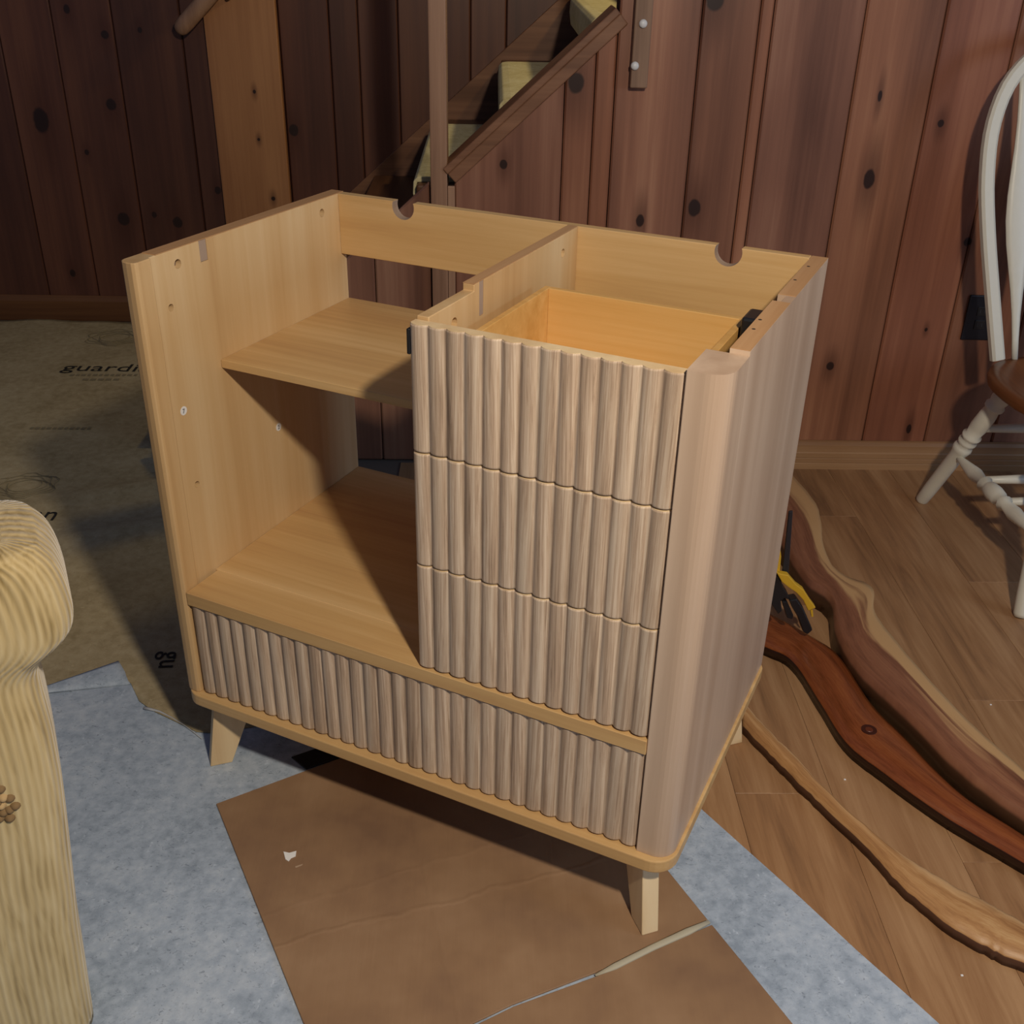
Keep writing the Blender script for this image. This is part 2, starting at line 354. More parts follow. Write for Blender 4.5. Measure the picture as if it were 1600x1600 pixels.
# ------------------------------------------------------------------ staircase
CARPET = felt('cream_stair_carpet', hexs('b9ab7c'), hexs('c9bd90'), hexs('d4caa2'), hexs('978a60'))
TREADW = wood('dark_stair_wood', hexs('3a2417'), hexs('523421'), hexs('67452c'), 'Y', 40, .5)
st = tag(empty('staircase', (-1.80, .6, 0)), 'dark wooden staircase with cream carpet treads behind the raking panelled knee wall', 'staircase')
for k in range(1, 11):
    xn = -1.105 + .23*(k - 4) + 1.80; z = .775 + .2*(k - 4)
    m = MB(); m.box(xn, xn + .262, -.495, .60, z - .032, z); m.build('tread', TREADW, st, .006)
    m = MB(); m.box(xn + .03, xn + .046, -.495, .60, max(z - .2, 0), z - .032); m.build('riser', TREADW, st)
    if k >= 4:
        m = MB()
        pr = [(xn + .012, z - .075), (xn - .006, z - .07), (xn - .012, z - .03), (xn - .01, z + .002), (xn, z + .013), (xn + .02, z + .016), (xn + .20, z + .016), (xn + .218, z + .010), (xn + .22, z), (xn + .0, z), (xn - .002, z - .034), (xn + .012, z - .04)]
        m.prism([(a, -.46, b) for a, b in pr], (0, .86, 0)); m.build('carpet_tread', CARPET, st, .003)
# handrail on the far wall, bolted block on the front wall
hr = tag(empty('handrail', (-1.96, YF - .08, 1.06)), 'dark varnished handrail end above the light pine board', 'handrail')
m = MB(); d = Vector((.72, 0, .69)).normalized(); P = [d*t for t in (-.02, -.012, 0, .03, .4, .9, 1.5)]
m.tube(P, [.006, .02, .026, .028, .028, .028, .028], 14, flat=.8); m.build('rail', TRIM_V, hr, smooth=True)
for t in (.22, 1.1):
    m = MB(); q = d*t; m.tube([q + Vector((0,0,-.02)), q + Vector((0,.03,-.06)), q + Vector((0,.078,-.06))], .008, 8); m.build('bracket', plain('brass', hexs('8d7440'), .35, 1), hr, smooth=True)
bk = tag(empty('rail_end_block', (-.545, 0, 1.05)), 'narrow wooden block with two white bolts on the panelled wall', 'wood block')
m = MB(); m.prism([(-.021, -.032, -.005), (.021, -.032, -.005), (.021, -.032, .9), (-.021, -.032, .9)], (0, .032, 0)); m.build('block', wood('weathered_wood', hexs('6e5443'), hexs('8d705b'), hexs('a58a74'), 'Z', 60, .6), bk, .003)
for (u, v) in ((1005,37),(992,103)):
    w = wl(u, v, -.034); m = MB(); A = w - Vector(bk.location); m.lathe(A + Vector((0,.004,0)), A + Vector((0,-.006,0)), [(0,.010),(.5,.010),(.85,.008),(1,.003)]); m.build('bolt', plain('white_cap', hexs('d5d5d5'), .4), bk, smooth=True)
# outlet
ot = tag(empty('wall_outlet', (.448, 0, .402)), 'dark navy outlet cover on the panelled wall behind the white chair', 'outlet')
STEEL_DARK = plain('dark_slot', hexs('33343c'), .4)
NAVY = plain('navy_plastic', hexs('15161f'), .35)
m = MB(); m.box(-.042, .042, -.007, 0, 0, .128); m.build('cover_plate', NAVY, ot, .003)
for z in (.045, .083):
    m = MB(); m.box(-.014, .014, -.009, -.0071, z - .013, z + .013); m.build('socket', BLACK, ot, .002)
    for dx in (-.006, .006):
        m = MB(); m.box(dx - .001, dx + .001, -.0096, -.0091, z - .005, z + .005); m.build('slot', STEEL_DARK, ot)

# ------------------------------------------------------------------ felt sheets on the floor
def feltedge(y): return -.522 + (y + 1.383)*(-.238 + .522)/(-1.827 + 1.383)
m = MB(); ys = [-3.4 + i*.1 for i in range(48)]
ys = [y for y in ys if y < 1.2]
poly = [(-3.7, -3.4), *[(feltedge(y) + .0015*math.sin(y*23), y) for y in ys if y <= -.55], (-3.7, -.55)]
m.prism([(a, b, .0002) for a, b in poly], (0, 0, .0026))
tag(m.build('underlay_felt', FELT_BLUE), 'blue-grey flecked fibre underlay felt under the cardboard', 'underlay felt')
# back sheet: printed side up, with ridges added to cast shadow bands, lies on the first, front edge curled
fe = [(-3.7,-1.16),(-2.2,-1.13),(-1.802,-1.085),(-1.70,-1.066),(-1.637,-1.051),(-1.60,-1.115),(-1.589,-1.127),(-1.52,-1.168),(-1.453,-1.21),(-1.30,-1.17),(-1.05,-1.02),(-.86,-.86)]
def front_y(x):
    for (a, b), (c, d_) in zip(fe, fe[1:]):
        if a <= x <= c: return b + (d_ - b)*(x - a)/(c - a)
    return fe[-1][1]
def ridge(x, y, P, Q, w, hgt):
    P = Vector(P); Q = Vector(Q); d = (Q - P); L = d.length; d /= L; r = Vector((x, y)) - P; t = r.dot(d)/L; s = r.x*d.y - r.y*d.x
    e = max(0, min(1, (t + .25)/.4, (1.6 - t)/.5)); return hgt*math.exp(-(s/w)**2)*e
R1 = [fl(85, 785), fl(250, 760)]; R2 = [fl(100, 845), fl(255, 818)]  # ridges added to the sheet for the dark bands they cast
def sheet_z(x, y):
    z = .0032 + .0016*(noise.noise(Vector((x*2.2, y*2.2, 0))) + .5)
    z += ridge(x, y, R1[0].xy, R1[1].xy, .035, .014) + ridge(x, y, R2[0].xy, R2[1].xy, .03, .011)
    return z
nx, ny = 80, 90; vs = []; fs = []
for i in range(nx + 1):
    for j in range(ny + 1):
        t = j/ny; 
        y0f = None
        x = -3.7 + (2.75)*(i/nx)
        y1 = 1.195 + .012*math.sin(x*9) + .008*math.sin(x*23)
        xr = x
        y0 = front_y(x); y = y0 + (y1 - y0)*t
        lim = feltedge(y) - .01 if y < -.05 else min(feltedge(y) - .01, -1.84)
        xr = min(x, lim - .0005*(nx - i))
        vs.append((xr, y, sheet_z(xr, y)))
for i in range(nx):
    for j in range(ny): a = i*(ny+1) + j; fs.append((a, a+1, a+ny+2, a+ny+1))
m = MB(); m.add(vs, fs); sheet = m.build('underlay_sheet', FELT_TAN, None, smooth=True)
tag(sheet, 'printed tan underlay sheet with curled front edge, lying by the far wall', 'underlay sheet')
mod = sheet.modifiers.new('thick', 'SOLIDIFY'); mod.thickness = .0012; mod.offset = 1
# curled flap, underside showing
m = MB(); rings = []
Fa, Fb, Fc = fl(40, 1088), fl(206, 1070), fl(187, 1043)
for i in range(13):
    t = i/12; a = Fa.lerp(Fb, t) - Vector((0, .004, 0)); b = Fa.lerp(Fc, t); row = []
    for k in range(8):
        e = k/7; q = a.lerp(b, e); row.append((q.x, q.y - .004*math.sin(math.pi*min(1, e*2.5)), .0045 + .010*t*math.sin(math.pi*e*.62) + .004*min(1, e*4)))
    rings.append(row)
m.loft(rings, cap=False, close=False); fp = m.build('curled_edge', FELT_BLUE, sheet, smooth=True)
mod = fp.modifiers.new('thick', 'SOLIDIFY'); mod.thickness = .0012
# printing
PZ = .0075
def put(txt, size, u, v, rz, mat=PRINT, xs=1.0):
    w = fl(u, v); text_mesh(txt, size, 'printed_word', mat, sheet, (w.x, w.y, sheet_z(w.x, w.y) + .0032), rz, xs=xs)
put("guardian", .098, 95, 582, 0, xs=1.08)
for (u0, u1, v) in ((110, 214, 589), (130, 180, 596), (48, 142, 672)):      # small print, too faint to read
    u = u0
    while u < u1:
        a, b = fl(u, v), fl(u + 5 + (u*7) % 6, v); u += 8 + (u*7) % 6
        m = MB(); zz = sheet_z(a.x, a.y) + .0030; m.box(a.x, b.x, a.y - .007, a.y + .007, zz, zz + .0003); m.build('small_print', PRINT_FAINT, sheet)
put('guardian', .098, -75, 815, 0, xs=.80)
put('gu', .066, 256, 1022, -math.pi/2 + .08)
for (u, v, R0) in ((180, 530, .10), (40, 762, .085)):
    c = fl(u, v)
    for q in range(5):
        m = MB(); pts = []
        for k in range(25):
            a = 2*math.pi*k/24; r = R0*(.45 + .12*q)*(1 + .12*math.sin(a*(q + 2) + q)); X, Y = c.x + r*math.cos(a)*1.1, c.y + r*math.sin(a)*.9
            pts.append(Vector((X, Y, sheet_z(X, Y) + .0034)))
        m.tube(pts, .0011, 4); m.build('printed_ring', PRINT_FAINT, sheet)
# ------------------------------------------------------------------ cardboard
def card_mat():
    q = N('brown_cardboard', .6, .3); f = q.noise(q.coord(), 5, 4, .6); c = q.ramp(f, [(.3, hexs('83664f')), (.5, hexs('957659')), (.7, hexs('a38466'))])
    g = q.noise(q.coord((1, .04, 1), rot=(0, 0, .45)), 160, 2); c = q.mix(q.math('MULTIPLY', g, .15), c, hexs('6a4a33'))
    sp = q.n('ShaderNodeSeparateXYZ'); q.set(sp.inputs[0], q.n('ShaderNodeTexCoord').outputs['Object'])
    hgt = q.math('ADD', q.noise(q.coord(), 9, 3), q.math('MULTIPLY', g, .2)); wv = q.math('MULTIPLY', q.math('SUBTRACT', q.noise(q.coord(), 14, 3), .5), .03)
    for (p0, p1, amt) in (((440,1480),(930,1352),.55), ((620,1180),(700,1520),.35), ((430,1430),(940,1270),.25)):
        A_, B_ = fl(*p0), fl(*p1); d_ = (B_ - A_).normalized()
        dist = q.math('ABSOLUTE', q.math('ADD', wv, q.math('ADD', q.math('MULTIPLY', q.math('SUBTRACT', sp.outputs[0], A_.x), -d_.y), q.math('MULTIPLY', q.math('SUBTRACT', sp.outputs[1], A_.y), d_.x))))
        hgt = q.math('ADD', hgt, q.smooth(dist, .0, .007, amt, 0))
    q.bump(hgt, .28, .004); return q.out(c)
CARD = card_mat()
def card(name, pix, z, th, crease=()):
    pts = [fl(u, v, z) for u, v in pix]; m = MB(); m.prism([(a.x, a.y, z) for a in pts], (0, 0, th)); o = m.build(name, CARD, None, .001, seg=1)
    for (p, q) in crease:
        a = fl(*p, z + th); b = fl(*q, z + th); c = MB(); dd = (b - a); pp = [a + dd*t + Vector((.004*math.sin(t*17), .004*math.cos(t*11), .0002)) for t in [i/14 for i in range(15)]]
        c.tube(pp, .0006, 6, flat=7); e = c.build('crease', CARD, o, smooth=True)
    return o
Z0 = .003
o = card('cardboard_sheet', [(338,1258),(560,1176),(820,1150),(985,1290),(1106,1440),(1040,1468),(930,1522),(800,1572),(690,1625),(484,1625)], Z0, .004,
         ())
tag(o, 'large flat piece of brown cardboard with creases under the cabinet', 'cardboard')
o = card('cardboard_flap', [(1112,1447),(1044,1476),(933,1527),(802,1575),(692,1629),(730,1690),(1310,1690)], Z0, .004)
tag(o, 'smaller brown cardboard flap beyond the pale torn seam', 'cardboard')
m = MB(); pp = [fl(u, v, .0078) for u, v in [(1108,1440),(1075,1455),(1020,1480),(960,1510),(930,1524)]]
m.tube(pp, [.004,.007,.006,.006,.002], 6, flat=.35, ref=(1,0,0)); tag(m.build('torn_paper_strip', plain('pale_torn_paper', hexs('b7b09a'), .8), None, smooth=True), 'pale strip of torn paper along the cardboard seam', 'paper strip')
m = MB(); pp = [fl(u, v, .0075) for u, v in [(443,1331),(452,1333),(463,1330),(462,1338),(455,1341),(451,1346),(446,1343)]]
m.prism([(q.x, q.y, .0072) for q in pp], (0, 0, .0012)); tag(m.build('paper_scrap', plain('white_paper', hexs('f0f0ee'), .7)), 'small white paper scrap on the large cardboard', 'paper scrap')
m = MB(); pp = [fl(u, v, .0075) for u, v in [(461,1354),(473,1350),(472,1352),(462,1356)]]
m.prism([(q.x, q.y, .0072) for q in pp], (0, 0, .0006)); tag(m.build('paper_sliver', plain('tan_sliver', hexs('b49a80'), .7)), 'thin tan sliver beside the white paper scrap', 'paper sliver')
# black strap under the cabinet
m = MB(); pp = [fl(u, v, .0035) for u, v in [(455,1184),(478,1203),(640,1150),(620,1128)]]
m.prism([(q.x, q.y, .0030) for q in pp], (0, 0, .0035)); tag(m.build('black_strip', plain('black_tape', hexs('15161a'), .5), None, .001, seg=1), 'flat black strip under the cabinet at the cardboard edge', 'strip')
# string
m = MB(); pp = [fl(u, v, .006) for u, v in [(225,1106),(238,1109),(250,1112),(268,1121),(285,1131),(300,1142),(315,1154)]]
m.tube([q for q in pp], [.0035,.003,.0022,.0012,.001,.001,.0008], 6); tag(m.build('thread', plain('pale_thread', hexs('b9bcc0'), .7), None, smooth=True), 'thin pale thread on the felt beside the front cabinet leg', 'thread')
# crumbs
for (u, v, lb) in ((1320,1218,'between the polished slab and the pale slab'),(1548,1101,'beyond the thick red-brown slab'),(1503,1524,'in front of the pale slab')):
    m = MB(); c = fl(u, v, .001); m.box(c.x - .002, c.x + .002, c.y - .0015, c.y + .0015, 0, .002); tag(m.build('crumb', WHITE_ST, None, .0005, seg=1), 'tiny white crumb on the planks ' + lb, 'crumb', 'crumbs on the planks')

# ------------------------------------------------------------------ the vanity cabinet
W, D, H = .90, .539, .9555
XD, XR, XL = .4789, .8513, .0273
cab = tag(empty('vanity_cabinet', (-1.43578, -1.28399, 0), -math.radians(26.578)), 'light oak bathroom vanity carcass with ribbed drawers and splayed legs', 'cabinet')
s2 = 2**-.5
def zprism(poly, z0, z1): 
    m = MB(); m.prism([(a, b, z0) for a, b in poly], (0, 0, z1 - z0)); return m
# base plate
m = zprism(rrect(-.007, .910, -.012, .550, (.035,.04,.02,.02), 8), .1555, .1785); m.build('base_plate', OAK_X, cab, .002)
# left panel with rounded front post, slot and holes
lp = zprism([(-.006,.010),(-.004,.003),(.002,-.002),(.011,-.004),(.020,-.004),(.0255,-.001),(.0265,.004),(.0262,.03),(.022,.032),(.022,D),(-.004,D)], .1787, H).build('left_panel', OAK_V, cab, .0012, seg=1)
c = MB()
def hole(mb, x0, x1, y, z, r): mb.tube2([Vector((x0, y, z)), Vector((x1, y, z))], [r, r], Vector((1,0,0)), 14)
for (y, z, r) in ((.089,.932,.0075),(.062,.871,.006),(.065,.566,.006),(.468,.931,.0075)): hole(c, .010, .04, y, z, r)
cut(lp, c)
c = MB(); c.box(.012, .04, .1395, .157, .922, H + .02); cut(lp, c)
m = MB(); m.box(.0121, .0213, .140, .1565, .9225, H - .0006); m.build('slot_liner', MDF, lp)
for (y, z, r) in ((.089,.932,.0072),(.062,.871,.0057),(.065,.566,.0057),(.468,.931,.0072)):
    m = MB(); hole(m, .0095, .0118, y, z, r); m.build('cam_fitting', plain('grey_fitting', hexs('6d5a4c'), .6) if r > .006 else HOLE, lp)
for (y, z, t) in ((.058,.702,'7'),(.29,.581,'2')):
    m = MB(); hole(m, .022, .0223, y, z, .0075); sk = m.build('sticker', WHITE_ST, cab)
    R = Matrix(((0,0,1),(1,0,0),(0,1,0))).to_euler()
    text_mesh(t, .011, 'sticker_number', INK, sk, (.0225, y - .003, z - .004), rot=R, thick=.0001)
# top cap strip along the left panel
m = MB(); m.box(-.0035, .0218, .045, D, H, H + .0012); m.build('edge_band', OAK_Y, lp)
# right post and panel
zprism(rrect(XR, .905, 0, .08, (.002,.030,0,0), 8), .1787, .947).build('right_post', OAK_OUT, cab)
m = MB(); m.box(.880, .905, .0802, D + .005, .1787, .953); rp = m.build('right_panel', OAK_OUT, cab)
c = MB(); c.box(.86, .892, .290, .322, .925, .99); cut(rp, c)
m2 = MB(); m2.box(.8803, .9047, .0805, .2895, .9531, .9538); m2.build('edge_band', OAK_Y, rp)
m2 = MB(); m2.box(.8803, .9047, .3225, D + .0048, .9531, .9538); m2.build('edge_band', OAK_Y, rp)
for (y, xx) in ((.16,.888),(.20,.886),(.40,.886),(.48,.888)):
    m = MB(); m.tube2([Vector((xx, y, .9532)), Vector((xx, y, .9541))], [.0025, .0025], Vector((0,0,1)), 8); m.build('screw_hole', HOLE, rp)
# divider
dv = MB(); dv.prism([(.480, .0212, .392), (.480, D - .0182, .392), (.480, D - .0182, H), (.480, .148, H), (.480, .148, .946), (.480, .0212, .946)], (.018, 0, 0)); dv = dv.build('divider', OAK_V, cab, .001, seg=1)
c = MB(); hole(c, .486, .52, .090, .917, .0085); hole(c, .486, .52, .46, .925, .0075); cut(dv, c)
c = MB(); c.box(.4885, .52, .1635, .1775, .905, H + .02); cut(dv, c)
m = MB(); m.box(.4886, .4972, .164, .177, .9055, H - .0006); m.build('slot_liner', MDF, dv)
m = MB(); m.box(.4802, .4978, .1482, D - .0184, H, H + .0009); m.build('edge_band', OAK_Y, dv)
m = MB(); m.box(.4735, .4787, .004, .020, .897, .932); m.build('hinge_plate', BLACK, cab, .001, seg=1)
# shelves and rails
m = MB(); m.box(.0222, .4798, .158, D - .0005, .741, .7555); m.build('upper_shelf', OAK_X, cab, .0008, seg=1)
m = MB(); m.box(XL, XR - .0003, -.002, .0815, .3665, .3915); m.box(.0222, .8798, .0812, D, .3665, .3915); m.build('lower_shelf', OAK_X, cab, .0008, seg=1)
m = MB(); m.box(.0222, .8798, D - .018, D, .845, H); br = m.build('back_rail', OAK_X, cab, .0008, seg=1)
c = MB()
for xx in (.160, .7545): c.tube2([Vector((xx, .45, .947)), Vector((xx, .6, .947))], [.0225, .0225], Vector((0,1,0)), 28)
cut(br, c)
for xx in (.160, .7545):
    m = MB(); a0 = [math.radians(-200 + i*(220/20)) for i in range(21)]
    rr = [[(xx + r*math.cos(a), y, .947 + r*math.sin(a)) for (r, y) in ((.0226, D - .0178),(.0226, D - .0002),(.0221, D - .0002),(.0221, D - .0178))] for a in a0 if .947 + .0226*math.sin(a) < H - .0005]
    m.loft(rr); m.build('cutout_edge', MDF, br)
m = MB(); m.box(.0222, .8798, D - .018, D, .1787, .30); m.build('back_rail', OAK_X, cab, .0008, seg=1)
# drawers
PITCH = (XR - XD - .002)/14
RIB = rib_mat(PITCH)
def drawer(x0, x1, z0, z1, n, bx0, bx1, by1, bz1):
    t = .010
    b = MB(); zb = z0 + .02; fy = .0215
    b.box(bx0, bx0 + t, fy, by1, zb, bz1); b.box(bx1 - t, bx1, fy, by1, zb, bz1); b.box(bx0 + t, bx1 - t, by1 - t, by1, zb, bz1 - .0)
    b.box(bx0 + t, bx1 - t, fy, fy + t, zb, bz1 - .004); b.box(bx0 + t, bx1 - t, fy + t, by1 - t, zb + .006, zb + .012)
    dr = b.build('drawer', wood('drawer_wood', hexs('c2924f'), hexs('d3a765'), hexs('deb87c'), 'X', 45, .42, streak=.5, bump=.02), cab, .0007, seg=1)
    # ribbed front
    cols = []; step = (x1 - x0)/n; K = 10
    prof = [(x0, .0205)]
    for i in range(n):
        for k in range(K + (1 if i == n-1 else 0)):
            f = k/K; y = .0072 - .0072*max(0, 1 - abs(2*f - .96)**2.3)**.72
            prof.append((x0 + (i + f)*step, y))
    prof.append((x1, .0205))
    m = MB(); zs = [(z0, .0012), (z0 + .0012, 0), (z0 + .003, 0), (z1 - .003, 0), (z1 - .0012, 0), (z1, .0012)]
    rings = [[(x, y + (dy if y < .02 else 0), z) for x, y in prof] for z, dy in zs]
    m.loft(rings); f = m.build('drawer_front', RIB, dr, smooth=False)
    for pl in f.data.polygons: pl.use_smooth = abs(pl.normal.z) < .3 and pl.normal.y < -.05
    m = MB()     # pale edge line along the top
    m.loft([[(x, y + .0012 if y < .02 else y, z1 + dz) for x, y in prof] for dz in (.00005, .0007)]); m.build('pale_edge', LEGW, f)
    return dr
drawer(XD, XR - .002, .7595, .9404, 14, .519, .838, .345, .905)
drawer(XD, XR - .002, .5785, .7565, 14, .519, .838, .345, .72)
drawer(XD, XR - .002, .3945, .5755, 14, .519, .838, .345, .54)
drawer(XL + .002, XR - .002, .1812, .3650, 31, .06, .838, .345, .34)
# drawer runner
m = MB(); m.box(.8385, .8795, .05, .40, .862, .874); m.build('drawer_runner', plain('zinc', hexs('8b8b8b'), .4, .8), cab, .001, seg=1)
m = MB(); m.box(.842, .8795, .285, .335, .8742, .9245); m.build('runner_clip', BLACK, cab, .004)
# legs, board shaped, set diagonally at the corners
for sx, sy in ((0,0),(1,0),(1,1),(0,1)):
    P = Vector((.0136, .0067 if sy == 0 else .0067, 0)); dx = 1 if sx == 0 else -1; dy = 1 if sy == 0 else -1
    o0 = Vector((P.x if sx == 0 else W - P.x, P.y if sy == 0 else D - P.y, 0)); di = Vector((dx, dy, 0))*s2; pe = Vector((-dy, dx, 0))*s2*.01415
    prof = [(0, 0), (.040, 0), (.100, .155), (.024, .155)]
    m = MB(); m.prism([o0 + di*a + Vector((0,0,b)) - pe for a, b in prof], pe*2); lg = m.build('leg', LEGW, cab, .0015)
for o in list(COL.objects):
    if o.parent == cab and o.name.startswith('leg'):
        # feet stand on what lies under them
        cz = min(v.co.z for v in o.data.vertices)
        wv = [cab.matrix_basis @ v.co for v in o.data.vertices if v.co.z < .02]; c = sum(wv, Vector())/len(wv)
        lift = .0072 if (c.y < -1.35 and c.x > -1.3) else (.003 if c.x < -1.2 and c.y < -1.2 else (.006 if c.x < -1.0 else 0))
        for v in o.data.vertices:
            if v.co.z < .02: v.co.z += lift

# ------------------------------------------------------------------ live edge slabs
def slab_mat(name, dark, mid, light, sap, side, lo, hi, rough=.35):
    q = N(name, rough, .5); at = q.n('ShaderNodeAttribute', attribute_name='across'); al = q.n('ShaderNodeAttribute', attribute_name='along')
    cmb = q.n('ShaderNodeCombineXYZ'); q.set(cmb.inputs[0], q.math('MULTIPLY', at.outputs['Fac'], 1.0)); q.set(cmb.inputs[1], q.math('MULTIPLY', al.outputs['Fac'], .35))
    f1 = q.noise(cmb.outputs[0], 26, 5, .65, .5); f2 = q.noise(cmb.outputs[0], 4, 3, .5, .6)
    c = q.ramp(q.math('ADD', q.math('MULTIPLY', f1, .4), q.math('MULTIPLY', f2, .6)), [(.3, dark), (.5, mid), (.7, light)])
    w = q.math('ADD', at.outputs['Fac'], q.math('MULTIPLY', q.math('SUBTRACT', f2, .5), .9))
    c = q.mix(q.smooth(w, lo, hi), c, sap)
    tp = q.n('ShaderNodeAttribute', attribute_name='top'); c = q.mix(q.smooth(tp.outputs['Fac'], .1, .5, 1, 0), c, side)  # darker sides: shade put into the colour along with the edge brown
    q.bump(f1, .15, .002); return q.out(c)
def slab(name, left, right, th, mat, crown=.006, lean=.0, rag=.004, na=70, nb=10):
    """left/right: matching top edge polylines on z = th; sides drop to the floor"""
    m = MB(); rings = []; ac = []; al = []; tp = []
    for i in range(na + 1):
        t = i/na; a = lerp(left, t); b = lerp(right, t); a.z = b.z = th; row = []
        nn = (b - a).normalized(); fade = min(1, t*12 + .3, (1-t)*12 + .3)
        a += nn*rag*noise.noise(Vector((i*.6, 0, 1.3))); b += nn*rag*noise.noise(Vector((i*.6, 5, 1.3)))
        row.append((a.x - nn.x*lean, a.y - nn.y*lean, .0005)); ac.append(0); tp.append(0)
        row.append((a.x - nn.x*lean*.5, a.y - nn.y*lean*.5, th*.55)); ac.append(0); tp.append(0)
        for k in range(nb + 1):
            s = k/nb; q = a.lerp(b, s); row.append((q.x, q.y, th - crown*(abs(2*s - 1)**3))); ac.append(s); tp.append(1)
        row.append((b.x + nn.x*lean*.4, b.y + nn.y*lean*.4, th*.5)); ac.append(1); tp.append(0)
        row.append((b.x + nn.x*lean*.4, b.y + nn.y*lean*.4, .0005)); ac.append(1); tp.append(0)
        al += [t*3]*len(row); rings.append(row)
    m.loft(rings); m.a = {'across': ac, 'along': al, 'top': tp}
    return m.build(name, mat, None, smooth=True)
def pz(l, z): return [tuple(fl(u, v, z)) for u, v in l]
def ext(pts, d, n=2): 
    a, b = Vector(pts[-2]), Vector(pts[-1]); e = (b - a).normalized()*d; return pts + [tuple(b + e*(k+1)) for k in range(n)]
T1 = .060
lf = [(1190,775),(1222,835),(1258,895),(1300,930),(1310,980),(1345,1040),(1420,1110),(1500,1190),(1600,1265)]
rt = [(1215,715),(1275,785),(1287,850),(1310,890),(1362,915),(1368,955),(1410,1010),(1500,1110),(1600,1200)]
SL1 = slab_mat('cedar_slab', hexs('5e3b2b'), hexs('83563f'), hexs('9a6b4e'), hexs('c09a6c'), hexs('4a3222'), .50, .72)
o = slab('live_edge_slab', ext(pz(lf, T1), .2), ext(pz(rt, T1), .2), T1, SL1, .004, .012)
tag(o, 'thick red-brown live edge slab with pale sapwood edge, nearest the baseboard', 'wood slab')
T2 = .036
lf = [(1150,975),(1195,1000),(1240,1023),(1282,1085),(1325,1150),(1385,1198),(1480,1265),(1600,1335)]
rt = [(1165,935),(1200,950),(1265,985),(1312,1018),(1362,1092),(1412,1142),(1500,1230),(1600,1297)]
q = N('polished_red_cedar', .22, .5); at = q.n('ShaderNodeAttribute', attribute_name='across'); al = q.n('ShaderNodeAttribute', attribute_name='along')
SL2 = slab_mat('polished_red_cedar_slab', hexs('55280f'), hexs('7d4323'), hexs('95572f'), hexs('9a5a34'), hexs('2a1710'), 1.3, 1.6, .25)
o = slab('polished_slab', ext(pz(lf, T2), .2), ext(pz(rt, T2), .2), T2, SL2, .012, .006, rag=.001)
tag(o, 'polished orange-red curved slab with a dark knot', 'wood slab')
kq = fl(1358, 1140, T2); m = MB(); m.tube2([kq + Vector((0,0,-.004)), kq + Vector((0,0,.0004))], [.016, .015], Vector((0,0,1)), 18); 
kn = m.build('knot', plain('dark_knot', hexs('3a1509'), .4), o)
m = MB(); m.tube2([kq + Vector((0,0,0)), kq + Vector((0,0,.0009))], [.008, .007], Vector((0,0,1)), 12); m.build('knot_core', plain('knot_core', hexs('5f2a14'), .4), o)
T3 = .030
lf = [(1162,1126),(1200,1165),(1240,1205),(1284,1247),(1362,1320),(1412,1376),(1487,1437),(1545,1470),(1600,1495)]
rt = [(1158,1086),(1205,1138),(1247,1180),(1292,1228),(1376,1304),(1432,1342),(1491,1376),(1545,1404),(1600,1433)]
SL3 = slab_mat('pale_edge_slab', hexs('8a5f3a'), hexs('b18556'), hexs('c9a373'), hexs('d0a878'), hexs('54382a'), .6, 1.0, .45)
o = slab('pale_slab', ext(pz(lf, T3), .2), ext(pz(rt, T3), .2), T3, SL3, .010, .004)
tag(o, 'narrow pale tan live edge slab lying closest to the vanity leg', 'wood slab')

# ------------------------------------------------------------------ bar clamp
cl = tag(empty('bar_clamp', (-.2, -.915, 0)), 'yellow and black quick-grip bar clamp standing between the slabs', 'clamp')
YEL = plain('yellow_plastic', hexs('c99f2a'), .4); STEEL = plain('dark_steel', hexs('3c3c42'), .35, .6)
YC = -.915
def cp(pix, y0, th, name, mat, bev=.002):
    m = MB(); pts = [wl(u, v, YC + y0) for u, v in pix]; m.prism([Vector((q.x, q.y, q.z)) - Vector(cl.location) for q in pts], (0, th, 0)); return m.build(name, mat, cl, bev)
cp([(1233,800),(1239,799),(1232,900),(1222,900)], .004, .006, 'bar', STEEL, .001)
cp([(1218,845),(1221,870),(1219,893),(1210,893),(1205,860),(1208,842)], -.002, .02, 'jaw', YEL)
cp([(1212,893),(1220,897),(1232,899),(1238,906),(1245,914),(1256,922),(1266,938),(1275,950),(1263,955),(1255,938),(1244,926),(1232,918),(1222,910)], -.014, .016, 'trigger', YEL)
cp([(1266,953),(1270,952),(1271,964),(1268,964)], -.008, .005, 'release_pin', YEL, .0005)
cp([(1207,896),(1218,900),(1224,918),(1232,930),(1234,938),(1226,935),(1220,940),(1222,955),(1216,960),(1206,945),(1203,915)], -.006, .026, 'body', BLACK)
cp([(1233,938),(1245,936),(1255,950),(1266,975),(1270,985),(1262,992),(1255,988),(1247,965),(1238,950)], -.012, .024, 'handle_grip', BLACK, .003)
cp([(1222,940),(1230,940),(1240,962),(1238,968),(1230,966)], -.006, .016, 'handle_lever', BLACK)

